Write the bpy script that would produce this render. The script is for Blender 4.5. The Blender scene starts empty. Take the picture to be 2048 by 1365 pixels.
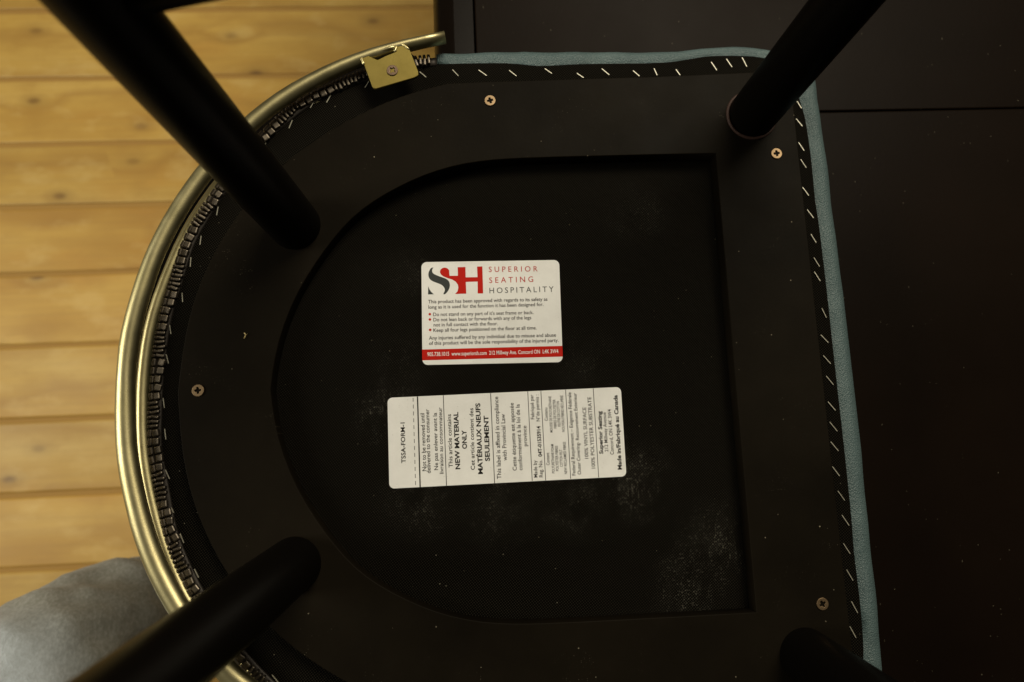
import bpy, bmesh, math, random
from mathutils import Vector, Matrix
random.seed(7)
scene = bpy.context.scene
COL = scene.collection

# ------------------------------------------------------------------ camera
Z0 = 0.830                      # height of the chair's underside (its black board), metres
cam_data = bpy.data.cameras.new('camera')
cam = bpy.data.objects.new('camera', cam_data)
COL.objects.link(cam)
cam.matrix_world = Matrix(((0.99811, 0.03493, -0.05047, 0.0),
                           (-0.04187, 0.98874, -0.14366, 0.0),
                           (0.04488, 0.14550, 0.98834, 1.26487),
                           (0, 0, 0, 1)))
cam_data.sensor_width = 36.0
cam_data.lens = 24.0
cam_data.clip_start = 0.01
cam_data.clip_end = 60.0
cam_data.dof.use_dof = True
cam_data.dof.focus_distance = 0.445
cam_data.dof.aperture_fstop = 6.3
scene.camera = cam

# ------------------------------------------------------------------ light
world = bpy.data.worlds.new('World')
scene.world = world
world.use_nodes = True
bg = world.node_tree.nodes['Background']
bg.inputs['Color'].default_value = (1.0, 0.93, 0.74, 1)
bg.inputs['Strength'].default_value = 0.035

def area(name, loc, target, sx, sy, watts, color):
    d = bpy.data.lights.new(name, 'AREA')
    d.shape = 'RECTANGLE'; d.size = sx; d.size_y = sy; d.energy = watts; d.color = color
    o = bpy.data.objects.new(name, d)
    COL.objects.link(o)
    o.location = loc
    o.rotation_euler = (Vector(target) - Vector(loc)).to_track_quat('-Z', 'Y').to_euler()
    return o
area('ceiling_light', (0.75, 1.35, 2.70), (0.0, 0.1, 0.8), 1.2, 1.0, 52, (1.0, 0.90, 0.70))
area('window_light', (-2.3, 0.1, 2.1), (-0.3, 0.0, 0.6), 0.9, 1.2, 40, (1.0, 0.94, 0.78))

scene.view_settings.view_transform = 'Standard'
scene.view_settings.look = 'None'
scene.view_settings.exposure = 0.0
scene.view_settings.gamma = 1.0
scene.view_settings.use_curve_mapping = False
scene.render.engine = 'CYCLES'
scene.cycles.use_denoising = True
scene.cycles.max_bounces = 8

# ------------------------------------------------------------------ measured shapes (millimetres on the seat's underside, x to the front of the chair)
AXIS = 38.0                     # the chair is symmetric about y = AXIS
RING_REAR = [(-14.6, 241.4), (-24.4, 239.0), (-34.6, 236.2), (-45.2, 232.7), (-56.1, 228.5), (-66.9, 223.6), (-77.2, 218.3), (-87.0, 212.8), (-96.4, 207.0), (-105.5, 200.8), (-114.4, 194.1), (-122.9, 186.8), (-130.9, 179.1), (-138.2, 171.1), (-145.0, 162.9), (-151.3, 154.4), (-157.2, 145.4), (-162.6, 136.1), (-167.5, 126.6), (-171.8, 117.0), (-175.5, 107.5), (-178.8, 97.5), (-181.5, 86.8), (-183.8, 75.2), (-185.5, 62.8), (-186.8, 50.4), (-187.8, 38.0)]
OPEN_REAR = [(57.4, 187.3), (46.0, 187.1), (35.1, 187.0), (24.7, 186.7), (15.0, 186.2), (5.5, 185.3), (-3.9, 184.0), (-13.2, 182.1), (-22.4, 179.6), (-31.5, 176.5), (-40.3, 172.8), (-48.8, 168.7), (-57.1, 164.2), (-64.9, 159.4), (-72.3, 154.1), (-79.1, 148.3), (-85.4, 141.8), (-91.3, 134.7), (-97.0, 127.1), (-102.6, 118.9), (-108.2, 110.0), (-113.6, 100.3), (-118.4, 89.9), (-122.5, 79.2), (-125.7, 68.5), (-128.0, 58.0), (-129.6, 47.8), (-130.7, 38.0)]
FABRIC_SIDE = [(-21.7, 262.8), (26.2, 262.7), (50.3, 260.3), (80.7, 261.2), (129.4, 261.1), (149.3, 262.3), (169.4, 265.5), (189.4, 265.9), (211.9, 263.8)]
FABRIC_FRONT = [(235.3, 230.9), (237.8, 217.0), (238.9, 189.7), (238.6, 156.2), (239.3, 138.7), (239.7, 96.2), (239.6, 52.5), (239.4, -20.8), (239.2, -72.3), (238.5, -102.2), (236.8, -143.7)]
VINYL_SIDE = [(-22.1, 275.2), (27.1, 277.2), (76.8, 276.7), (132.9, 275.2), (160.0, 276.0), (184.6, 278.1), (207.8, 277.5), (219.9, 275.1)]
VINYL_FRONT = [(256.6, 251.5), (255.4, 234.4), (255.7, 211.8), (256.7, 178.5), (256.6, 141.5), (257.8, 91.8), (257.6, 37.8), (256.4, -21.7), (255.6, -78.9), (255.1, -121.1), (254.7, -157.1)]
STRIP = [(-21.6, 264.8), (-27.9, 264.3), (-34.3, 263.7), (-40.7, 262.8), (-47.2, 261.6), (-53.7, 260.1), (-60.0, 258.3), (-66.1, 256.2), (-72.2, 253.9), (-78.6, 251.4), (-85.4, 248.6), (-92.4, 245.6), (-99.0, 242.7), (-105.2, 239.6), (-111.1, 235.9), (-117.0, 231.6), (-122.6, 227.0), (-127.7, 222.5), (-132.4, 218.2), (-136.7, 213.9), (-141.0, 209.4), (-145.1, 204.7), (-149.2, 199.9), (-153.4, 194.8), (-157.4, 189.6), (-161.2, 184.2), (-164.9, 178.8), (-168.4, 173.4), (-171.7, 168.0), (-175.1, 162.5), (-178.2, 157.1), (-181.2, 151.7), (-184.1, 146.5), (-186.6, 141.1), (-188.9, 135.5), (-190.7, 129.6), (-192.3, 123.5), (-193.8, 117.4), (-195.4, 111.2), (-197.1, 105.1), (-198.9, 98.7), (-200.5, 92.0), (-201.8, 84.8), (-202.8, 77.3), (-203.6, 69.9), (-204.3, 62.5), (-204.9, 55.4), (-205.4, 48.4), (-205.6, 41.4), (-205.7, 34.5), (-205.6, 27.7), (-205.6, 20.7), (-205.6, 13.6), (-205.3, 6.7), (-204.4, -0.1), (-202.9, -7.2), (-201.1, -15.2), (-199.2, -23.7), (-197.6, -31.8), (-196.1, -39.3), (-194.2, -46.7), (-191.6, -54.5), (-188.1, -62.8), (-184.1, -71.3), (-180.1, -79.1), (-176.4, -85.9), (-173.0, -91.8), (-169.6, -97.1), (-166.0, -102.2), (-162.3, -107.3), (-158.3, -112.5), (-154.3, -117.6), (-150.2, -122.7), (-145.7, -128.0), (-140.9, -133.3), (-136.0, -138.3), (-131.1, -143.0), (-126.2, -147.4)]
RAIL = [(-15.0, 276.5, 3.7), (-28.5, 273.7, 3.9), (-40.9, 270.9, 4.1), (-52.4, 267.9, 4.2), (-63.8, 264.3, 4.3), (-75.1, 260.2, 4.4), (-85.9, 255.7, 4.5), (-96.3, 250.7, 4.7), (-106.5, 245.1, 4.8), (-116.4, 239.2, 5.0), (-125.9, 232.8, 5.1), (-134.7, 226.0, 5.1), (-142.9, 218.9, 5.2), (-150.4, 211.7, 5.2), (-157.4, 204.2, 5.2), (-164.3, 196.5, 5.3), (-170.8, 188.4, 5.3), (-176.9, 180.4, 5.3), (-182.3, 172.4, 5.3), (-187.3, 164.5, 5.3), (-191.9, 156.5, 5.3), (-196.3, 148.3, 5.3), (-200.3, 139.9, 5.3), (-204.0, 131.3, 5.3), (-207.3, 122.3, 5.3), (-210.2, 113.1, 5.4), (-212.7, 103.9, 5.4), (-215.0, 94.9, 5.4), (-216.9, 86.0, 5.5), (-218.5, 77.1, 5.5), (-219.6, 67.9, 5.6), (-220.3, 58.6, 5.7), (-220.6, 48.9, 5.8), (-220.5, 38.5, 6.0), (-220.2, 27.9, 6.1), (-219.6, 17.8, 6.2), (-218.8, 8.2, 6.2), (-217.5, -1.4, 6.3), (-215.7, -11.0, 6.4), (-213.5, -20.6, 6.4), (-211.1, -29.9, 6.4), (-208.5, -39.1, 6.5), (-205.4, -48.5, 6.5), (-201.7, -58.2, 6.5), (-197.2, -68.3, 6.5), (-191.9, -78.5, 6.5), (-186.1, -88.5, 6.4), (-179.8, -98.1, 6.4), (-173.4, -107.3, 6.5), (-166.6, -116.1, 6.5), (-159.3, -124.6, 6.6), (-151.8, -132.2, 6.7), (-144.2, -138.7, 6.7), (-136.6, -144.4, 6.6), (-128.6, -149.9, 6.5), (-120.4, -155.4, 6.3), (-112.1, -160.8, 6.2), (-103.8, -166.1, 6.0), (-95.5, -171.2, 5.8), (-87.2, -176.2, 5.6), (-78.8, -180.8, 5.4), (-70.4, -184.9, 5.2), (-61.7, -188.4, 5.0), (-52.7, -191.3, 4.8), (-43.4, -193.6, 4.6), (-34.0, -195.5, 4.4), (-24.5, -197.3, 4.2), (-15.0, -199.0, 4.0)]
TRIM = [(-103.5, 237.7), (-112.8, 232.3), (-122.0, 226.7), (-131.4, 220.2), (-140.8, 212.6), (-149.9, 204.0), (-158.4, 194.9), (-166.3, 185.5), (-173.7, 175.7), (-180.4, 165.5), (-186.4, 155.5), (-191.4, 145.8), (-195.8, 136.0), (-200.0, 125.3), (-204.3, 113.7), (-208.2, 101.9), (-211.2, 90.9), (-213.2, 80.9), (-214.6, 71.1), (-215.6, 61.2), (-216.3, 50.6), (-216.5, 39.5), (-216.3, 28.4), (-215.9, 17.9), (-215.1, 8.0), (-213.9, -1.8), (-212.2, -11.5), (-210.2, -21.0), (-207.8, -30.4), (-205.3, -39.7), (-202.3, -49.0), (-198.9, -58.3), (-195.3, -67.3), (-191.5, -75.9), (-187.4, -84.3), (-182.4, -92.8), (-176.4, -101.6), (-169.4, -110.6), (-162.0, -119.2), (-154.7, -126.9), (-147.5, -133.8), (-140.3, -140.4)]
BRACKET = [(-72.0, 259.9), (-69.7, 254.3), (-64.6, 238.6), (-63.7, 237.5), (-62.1, 237.0), (-36.5, 244.6), (-34.1, 245.9), (-33.5, 246.9), (-33.6, 249.0), (-39.0, 264.9), (-41.1, 268.4), (-44.7, 269.8), (-47.9, 267.6), (-49.1, 263.4), (-55.1, 260.9), (-60.7, 258.0), (-63.8, 259.3), (-68.9, 262.0), (-71.2, 261.3)]
SCREWS = [(14.2, 228.3), (208.5, 186.2), (-175.2, 38.9), (208.3, -108.7)]
BRACKET_SCREW = [(-50.9, 249.9)]
STAPLES = [(-33.7, 256.9, -29.3, 252.7), (-10.8, 258.2, -6.8, 253.2), (7.4, 257.5, 13.0, 253.3), (28.9, 256.9, 33.8, 252.6), (54.0, 257.8, 58.9, 254.1), (76.5, 253.9, 81.1, 250.6), (94.5, 257.1, 99.5, 252.4), (116.7, 255.2, 121.1, 251.1), (-69.0, 250.2, -71.6, 245.8), (131.9, 256.7, 133.7, 251.5), (147.6, 255.8, 150.2, 251.3), (173.5, 261.1, 177.0, 254.6), (184.8, 263.3, 188.2, 256.9), (196.3, 264.1, 199.0, 257.2), (233.0, 230.1, 235.6, 224.6), (231.0, 216.9, 234.9, 211.1), (230.9, 199.2, 234.1, 192.9), (231.0, 186.5, 234.5, 180.3), (230.3, 166.2, 234.0, 159.9), (231.8, 149.9, 235.7, 143.7), (232.6, 132.2, 235.6, 126.0), (232.8, 115.4, 236.2, 109.1), (232.1, 105.6, 235.5, 98.9), (234.5, 80.0, 237.1, 73.4), (231.9, 61.7, 236.5, 56.2), (232.0, 47.6, 236.5, 41.9), (232.5, 33.8, 236.8, 27.7), (231.9, 16.6, 236.2, 10.6), (231.6, 3.1, 235.9, -3.1), (230.8, -9.8, 235.2, -16.0), (230.2, -26.0, 234.1, -32.2), (231.9, -41.7, 235.9, -48.0), (233.0, -57.2, 236.9, -64.0), (231.9, -75.1, 235.6, -81.7), (232.1, -91.5, 235.6, -98.4), (233.0, -111.1, 236.3, -118.3), (230.3, -126.3, 233.4, -133.2), (-95.1, 240.5, -98.0, 235.2), (-106.3, 236.3, -109.0, 231.6), (-121.1, 222.7, -123.4, 217.0), (-138.2, 208.5, -140.2, 202.6), (-169.7, 162.4, -170.6, 156.5), (-180.4, 142.6, -181.0, 136.4), (-186.7, 128.1, -186.9, 121.7), (-191.7, 104.3, -191.2, 98.2), (-199.1, 83.4, -198.1, 77.2), (-200.6, 64.0, -199.0, 58.1), (-201.7, 36.0, -200.8, 29.7), (-200.1, 16.4, -199.3, 9.7), (-199.0, -9.2, -196.2, -15.1), (-196.0, -29.7, -193.1, -35.9), (-188.8, -48.8, -186.4, -54.6), (-179.6, -70.5, -176.9, -75.7), (-131.8, -134.9, -128.2, -139.3)]
NOTICE_LINES = [
    ('SUPERIOR', 9.22, 112.17, 42.03, 111.59, 3.74, 'r', 0),
    ('SEATING', 9.24, 104.62, 38.74, 104.48, 3.86, 'r', 0),
    ('HOSPITALITY', 9.15, 97.6, 52.18, 97.24, 3.86, 'g', 0),
    ('This product has been approved with regards to its safety as', -31.76, 92.06, 47.74, 91.25, 2.38, 'k', 0),
    ('long as it is used for the function it has been designed for.', -31.67, 88.43, 44.8, 87.81, 2.38, 'k', 0),
    ("Do not stand on any part of it's seat frame or back.", -28.72, 83.36, 37.89, 82.55, 2.38, 'k', 0),
    ('Do not lean back or forwards with any of the legs', -28.64, 79.81, 36.26, 79.09, 2.38, 'k', 0),
    ('not in full contact with the floor.', -28.61, 76.39, 13.89, 75.82, 2.38, 'k', 0),
    ('Keep all four legs positioned on the floor at all time.', -28.82, 72.76, 39.46, 72.1, 2.38, 'k', 0),
    ('Any injuries suffered by any individual due to misuse and abuse', -31.88, 67.7, 52.22, 66.81, 2.38, 'k', 0),
    ('of this product will be the sole responsibility of the injured party.', -31.85, 64.19, 53.67, 63.21, 2.38, 'k', 0),
    ('905.738.1015  www.superiorsh.com  212 Millway Ave. Concord ON  L4K 3W4', -33.18, 56.79, 53.17, 55.76, 2.61, 'w', 0),
]
NOTICE = [(-35.64, 120.36), (56.99, 119.12), (55.83, 49.63), (-36.52, 51.11)]
NOTICE_BAND = [(-36.52, 61.33), (56.05, 60.48), (55.97, 53.31), (-36.51, 54.18)]
NOTICE_DOTS = [(-30.89, 84.74), (-30.92, 81.19), (-30.92, 74.24)]
MARK_S = [(-27.60, 116.43), (-29.36, 116.01), (-30.77, 113.70), (-31.17, 111.30), (-30.47, 108.87), (-28.30, 107.00), (-24.84, 105.51), (-22.25, 104.11), (-20.84, 102.27), (-20.54, 100.46), (-21.54, 98.10), (-20.25, 98.12), (-18.26, 100.39), (-17.13, 103.35), (-17.51, 106.24), (-19.21, 108.22), (-21.81, 109.39), (-25.28, 110.82), (-27.76, 112.22), (-28.66, 113.81), (-28.38, 115.43)]
MARK_WEDGE = [(-31.48, 103.68), (-31.73, 98.13), (-27.94, 98.13), (-29.65, 99.86), (-30.77, 101.69)]
MARK_H = [(-23.47, 113.17), (-23.13, 114.67), (-21.75, 115.83), (-20.16, 116.15), (-18.42, 115.61), (-17.29, 114.19), (-17.23, 112.07), (-17.10, 110.38), (-11.54, 110.27), (-11.53, 116.13), (-6.36, 116.15), (-6.41, 109.03), (1.51, 108.90), (1.47, 116.16), (5.01, 116.17), (4.88, 97.67), (1.24, 97.73), (1.47, 105.89), (-6.45, 105.90), (-6.36, 97.86), (-13.84, 97.86), (-12.15, 99.60), (-11.50, 101.97), (-11.73, 104.08), (-13.12, 106.23), (-15.42, 107.80), (-18.32, 108.80), (-21.21, 110.09), (-22.92, 111.65)]
LAW_LINES = [
    ('TSSA-FORM-1', -48.64, -11.55, -48.81, 14.26, 2.7, 'k', 1),
    ('Not to be removed until', -35.62, -17.14, -36.05, 19.71, 2.6, 'k', 0),
    ('delivered to the consumer', -32.89, -18.69, -32.92, 22.19, 2.6, 'k', 0),
    ('Ne pas enlever avant la', -28.06, -16.87, -28.04, 19.65, 2.5, 'k', 0),
    ('livraison au consommateur', -24.68, -19.4, -24.62, 23.01, 2.5, 'k', 0),
    ('This article contains', -18.7, -15.65, -18.91, 18.35, 2.6, 'k', 0),
    ('NEW MATERIAL', -14.05, -16.97, -14.23, 19.62, 2.91, 'k', 2),
    ('ONLY', -9.25, -4.24, -9.28, 7.73, 2.91, 'k', 2),
    ('Cet article contient des', -4.57, -17.79, -4.38, 21.68, 2.6, 'k', 0),
    ('MATÉRIAUX NEUFS', 0.4, -20.66, 0.18, 24.8, 2.91, 'k', 2),
    ('SEULEMENT', 5.19, -12.7, 5.23, 16.49, 2.91, 'k', 2),
    ('This label is affixed in compliance', 12.12, -24.23, 12.15, 28.53, 2.7, 'k', 0),
    ('with Provincial Law', 16.31, -12.82, 16.06, 17.1, 2.7, 'k', 0),
    ('Cette étiquette est apposée', 22.33, -19.43, 22.04, 24.09, 2.6, 'k', 0),
    ('conformément à la loi de la', 26.03, -19.39, 25.95, 23.1, 2.6, 'k', 0),
    ('province', 29.78, -4.24, 29.75, 8.98, 2.5, 'k', 0),
    ('Made by', 35.53, -24.4, 35.53, -13.5, 2.39, 'k', 0),
    ('Fabriqué par', 35.19, 12.93, 35.2, 28.95, 2.29, 'k', 0),
    ('Reg. No.', 38.97, -24.4, 39.03, -13.39, 2.39, 'k', 0),
    ('04T-01535914', 39.09, -11.24, 38.82, 8.35, 2.39, 'k', 2),
    ('N°de permis :', 38.71, 11.48, 38.69, 28.81, 2.29, 'k', 0),
    ('Content', 43.72, -16.93, 43.76, -8.96, 2.08, 'k', 0),
    ('POLYURETHANE FOAM', 46.75, -22.19, 46.91, -3.67, 1.77, 'k', 0),
    ('POLYESTER FIBRES', 49.38, -20.92, 49.58, -4.82, 1.77, 'k', 0),
    ('COTTON FELT', 52.18, -18.33, 52.29, -7.37, 1.77, 'k', 0),
    ('NEW RECLAIMED FIBRES', 54.81, -23.05, 54.87, -2.45, 1.77, 'k', 0),
    ('Contenu', 44.04, 11.53, 44.04, 20.07, 2.08, 'k', 0),
    ('MOUSSE DE POLYURÉTHANE', 46.77, 3.96, 46.9, 27.43, 1.77, 'k', 0),
    ('FIBRES DE POLYESTER', 49.48, 6.45, 49.6, 25.22, 1.77, 'k', 0),
    ('FEUTRE DE COTTON', 52.13, 7.54, 51.98, 24.07, 1.77, 'k', 0),
    ('NOUVEAU FIBRES RÉCUPÉRÉ', 54.68, 3.95, 54.77, 27.66, 1.77, 'k', 0),
    ('Federal Requirement – Exigence Fédérale', 60.25, -24.16, 60.14, 29.46, 2.29, 'k', 0),
    ('Outer Covering- Recouvrement Exterieur', 63.84, -23.71, 63.73, 28.9, 2.29, 'k', 0),
    ('100% VINYL SURFACE', 69.18, -13.92, 69.47, 19.27, 2.39, 'k', 0),
    ('100% POLYESTER SUBSTRATE', 73.23, -20.27, 73.21, 25.88, 2.39, 'k', 0),
    ('Superior Seating', 78.94, -11.24, 79.42, 16.4, 2.5, 'k', 2),
    ('212 Millway Avenue', 82.4, -9.99, 82.4, 15.49, 2.29, 'k', 0),
    ('Concord, ON L4K 3W4', 85.98, -11.96, 85.93, 17.35, 2.39, 'k', 0),
    ('Made in/Fabriqué au Canada', 90.52, -21.8, 90.63, 26.52, 2.6, 'k', 2),
]
LAW = [(-59.56, 30.54), (93.39, 31.73), (93.28, -26.29), (-59.29, -27.26)]
LAW_RULES = [(-40.17, 30.57, -39.75, -27.23, 0.90), (-23.47, 30.81, -22.99, -26.97, 0.50), (7.35, 30.98, 7.77, -26.83, 0.50), (31.71, 31.46, 32.00, -26.48, 0.45), (40.36, 31.49, 40.69, -26.51, 0.45), (56.68, 31.39, 56.89, -26.21, 0.45), (74.99, 31.54, 75.13, -26.15, 0.45)]
LAW_DASH = [(-43.05, 30.16, -42.62, -27.35)]

# ------------------------------------------------------------------ helpers
def mesh_data(name, verts, faces, smooth=False):
    me = bpy.data.meshes.new(name)
    me.from_pydata([tuple(v) for v in verts], [], faces)
    me.update()
    if smooth:
        for p in me.polygons: p.use_smooth = True
    return me

WORLD = {}
def put(name, me, mat, parent=None, loc=(0, 0, 0), rotz=0.0):
    """link one mesh object; loc is in world metres"""
    o = bpy.data.objects.new(name, me)
    COL.objects.link(o)
    if me is not None and mat is not None and not me.materials:
        for m in (mat if isinstance(mat, (list, tuple)) else [mat]): me.materials.append(m)
    base = WORLD[parent.name] if parent else Vector((0, 0, 0))
    o.parent = parent
    o.location = Vector(loc) - base
    o.rotation_euler = (0, 0, rotz)
    WORLD[o.name] = Vector(loc)
    return o

def thing(name, loc, label, cat, group=None):
    o = put(name, None, None, None, loc)
    tag(o, label, cat, group)
    return o

def tag(o, label=None, cat=None, group=None, kind=None):
    if label: o['label'] = label
    if cat: o['category'] = cat
    if group: o['group'] = group
    if kind: o['kind'] = kind
    return o

def mm3(p, dz):                 # chair millimetres -> world metres
    return Vector((p[0] / 1000, p[1] / 1000, Z0 + dz / 1000))

def flat(name, loops, z0, z1, bevel=0.0, res=2):
    """solid plate from closed loops in mm (first the outline, then the holes), from z0 to z1 in mm; vertices in world metres"""
    cu = bpy.data.curves.new(name, 'CURVE')
    cu.dimensions = '2D'
    cu.fill_mode = 'BOTH'
    for lp in loops:
        sp = cu.splines.new('POLY')
        sp.points.add(len(lp) - 1)
        for q, p in zip(sp.points, lp): q.co = (p[0] / 1000, p[1] / 1000, 0, 1)
        sp.use_cyclic_u = True
    half = (z1 - z0) / 2000
    cu.extrude = max(half - bevel / 1000, 1e-6)
    cu.bevel_depth = bevel / 1000
    cu.bevel_resolution = res
    cu.offset = -bevel / 1000
    o = bpy.data.objects.new(name, cu)
    COL.objects.link(o)
    me = bpy.data.meshes.new_from_object(o.evaluated_get(bpy.context.evaluated_depsgraph_get()))
    bpy.data.objects.remove(o)
    me.transform(Matrix.Translation((0, 0, Z0 + (z0 + z1) / 2000)))
    me.name = name
    return me

def sheet(name, loop, z):       # one flat sheet, printed or glued on
    return flat(name, [loop], z - 0.02, z + 0.02)

def sweep(name, pts, rad, sides=20, cap=True, closed=False):
    """tube along points in metres; rad gives (across, up) radii"""
    V, F = [], []
    n = len(pts)
    P = [Vector(p) for p in pts]
    for i in range(n):
        t = (P[(i + 1) % n if closed else min(i + 1, n - 1)] - P[i - 1 if closed else max(i - 1, 0)]).normalized()
        up = Vector((0, 0, 1)) if abs(t.z) < 0.8 else Vector((0, 1, 0))
        side = t.cross(up).normalized()
        upv = side.cross(t).normalized()
        a, b = rad[i]
        for k in range(sides):
            c = 2 * math.pi * k / sides
            V.append(P[i] + side * a * math.cos(c) + upv * b * math.sin(c))
    for i in range(n if closed else n - 1):
        for k in range(sides):
            j = (i + 1) % n
            F.append((i * sides + k, i * sides + (k + 1) % sides, j * sides + (k + 1) % sides, j * sides + k))
    if cap and not closed:
        F.append(tuple(reversed(range(sides))))
        F.append(tuple(range((n - 1) * sides, n * sides)))
    me = mesh_data(name, V, F, True)
    bm = bmesh.new(); bm.from_mesh(me); bmesh.ops.recalc_face_normals(bm, faces=bm.faces); bm.to_mesh(me); bm.free()
    for p in me.polygons:
        if len(p.vertices) > 4: p.use_smooth = False
    return me

def box(name, sx, sy, sz, bevel=0.0, seg=1, centre=(0, 0, 0)):
    bm = bmesh.new()
    bmesh.ops.create_cube(bm, size=1.0)
    for v in bm.verts: v.co = Vector((v.co.x * sx + centre[0], v.co.y * sy + centre[1], v.co.z * sz + centre[2]))
    if bevel: bmesh.ops.bevel(bm, geom=list(bm.edges), offset=bevel, segments=seg, affect='EDGES', profile=0.5)
    me = bpy.data.meshes.new(name); bm.to_mesh(me); bm.free()
    return me

def join(name, meshes):
    bm = bmesh.new()
    for m in meshes: bm.from_mesh(m)
    me = bpy.data.meshes.new(name); bm.to_mesh(me); bm.free()
    for m in meshes: bpy.data.meshes.remove(m)
    return me

def catmull(pts, step):
    P = [Vector(p) for p in pts]
    P = [2 * P[0] - P[1]] + P + [2 * P[-1] - P[-2]]
    out = []
    for i in range(1, len(P) - 2):
        a, b, c, d = P[i - 1:i + 3]
        k = max(1, int((c - b).length / step))
        for j in range(k):
            t = j / k
            out.append(0.5 * (2 * b + (c - a) * t + (2 * a - 5 * b + 4 * c - d) * t * t + (3 * b - a - 3 * c + d) * t ** 3))
    out.append(P[-2])
    return out

def mirror(pts): return [(p[0], 2 * AXIS - p[1]) + tuple(p[2:]) for p in pts]

def offset(pts, dist):          # open polyline in mm, to its left side
    out = []
    for i in range(len(pts)):
        a = Vector(pts[max(i - 1, 0)][:2]); b = Vector(pts[min(i + 1, len(pts) - 1)][:2])
        t = (b - a).normalized()
        out.append((pts[i][0] - t.y * dist, pts[i][1] + t.x * dist))
    return out

# ------------------------------------------------------------------ materials
class Nodes:
    def __init__(self, name):
        self.m = bpy.data.materials.new(name)
        self.m.use_nodes = True
        self.t = self.m.node_tree
        self.b = self.t.nodes['Principled BSDF']
    def n(self, kind, **kw):
        o = self.t.nodes.new('ShaderNode' + kind)
        for k, v in kw.items():
            if k in o.inputs: o.inputs[k].default_value = v
            else: setattr(o, k, v)
        return o
    def l(self, a, b): self.t.links.new(a, b)
    def math(self, op, a, b=None, c=None, clamp=False):
        o = self.n('Math', operation=op, use_clamp=clamp)
        for i, v in enumerate((a, b, c)):
            if v is None: continue
            if isinstance(v, (int, float)): o.inputs[i].default_value = v
            else: self.l(v, o.inputs[i])
        return o.outputs[0]
    def ramp(self, fac, stops):
        o = self.n('ValToRGB')
        e = o.color_ramp.elements
        while len(e) < len(stops): e.new(0.5)
        for q, (p, c) in zip(e, stops):
            q.position = p
            q.color = c if len(c) == 4 else tuple(c) + (1,)
        self.l(fac, o.inputs[0])
        return o.outputs[0]
    def mix(self, fac, a, b):
        o = self.n('Mix', data_type='RGBA')
        for v, s in ((fac, o.inputs[0]), (a, o.inputs[6]), (b, o.inputs[7])):
            if isinstance(v, (int, float)): s.default_value = v
            elif isinstance(v, tuple): s.default_value = v if len(v) == 4 else v + (1,)
            else: self.l(v, s)
        return o.outputs[2]
    def noise(self, vec, scale, detail=3.0, rough=0.55):
        o = self.n('TexNoise', Scale=scale, Detail=detail, Roughness=rough)
        self.l(vec, o.inputs['Vector'])
        return o.outputs['Fac']
    def bump(self, h, strength, dist):
        o = self.n('Bump', Strength=strength, Distance=dist)
        self.l(h, o.inputs['Height'])
        self.l(o.outputs[0], self.b.inputs['Normal'])
        return o
    def pos(self):
        return self.n('NewGeometry').outputs['Position']
    def obj(self):
        return self.n('TexCoord').outputs['Object']
    def scaled(self, vec, s):
        o = self.n('Mapping'); o.inputs['Scale'].default_value = s
        self.l(vec, o.inputs['Vector'])
        return o.outputs[0]
    def base(self, c):
        if isinstance(c, tuple): self.b.inputs['Base Color'].default_value = c if len(c) == 4 else c + (1,)
        else: self.l(c, self.b.inputs['Base Color'])
    def set(self, **kw):
        for k, v in kw.items():
            s = self.b.inputs[k.replace('_', ' ')]
            if isinstance(v, (int, float, tuple)): s.default_value = v
            else: self.l(v, s)
    def specks(self, vec, cells, keep, size):
        """sparse dust grains: 1 on a grain, 0 elsewhere"""
        v = self.n('TexVoronoi', Scale=cells, voronoi_dimensions='2D')
        self.l(vec, v.inputs['Vector'])
        sep = self.n('SeparateColor'); self.l(v.outputs['Color'], sep.inputs[0])
        on = self.math('LESS_THAN', sep.outputs[0], keep)
        r = self.math('MULTIPLY', sep.outputs[1], size)
        hit = self.math('LESS_THAN', v.outputs['Distance'], r)
        return self.math('MULTIPLY', self.math('MULTIPLY', on, hit), self.math('ADD', 0.25, self.math('MULTIPLY', sep.outputs[2], 0.75)))
    def blob(self, vec, centre, rad):
        """soft round patch round a point, 1 in its middle"""
        d = self.n('VectorMath', operation='DISTANCE'); self.l(vec, d.inputs[0]); d.inputs[1].default_value = centre
        return self.math('SUBTRACT', 1.0, self.math('DIVIDE', d.outputs['Value'], rad), clamp=True)

def plain(name, color, rough=0.5, metal=0.0):
    k = Nodes(name); k.base(color); k.set(Roughness=rough, Metallic=metal)
    return k.m

def mat_board():
    k = Nodes('black_lacquered_board')
    p = k.pos()
    n = k.noise(p, 14, 4)
    c = k.ramp(n, [(0.3, (0.0052, 0.0040, 0.0025)), (0.75, (0.0096, 0.0074, 0.0046))])
    fine = k.ramp(k.noise(p, 30, 5, 0.7), [(0.56, (0, 0, 0)), (0.75, (1, 1, 1))])
    g1 = k.specks(p, 420, 0.0055, 0.20)
    g2 = k.math('MULTIPLY', k.specks(p, 950, 0.16, 0.24), fine)
    d = k.math('ADD', g1, k.math('MULTIPLY', g2, 0.8), clamp=True)
    c = k.mix(k.math('MULTIPLY', d, 0.55), c, (0.36, 0.31, 0.22))
    k.base(c)
    k.set(Roughness=k.math('ADD', 0.40, k.math('MULTIPLY', k.noise(p, 26, 5), 0.22)))
    k.set(Specular_IOR_Level=0.030)
    k.bump(k.noise(p, 420, 2), 0.10, 0.0006)
    return k.m

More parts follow.
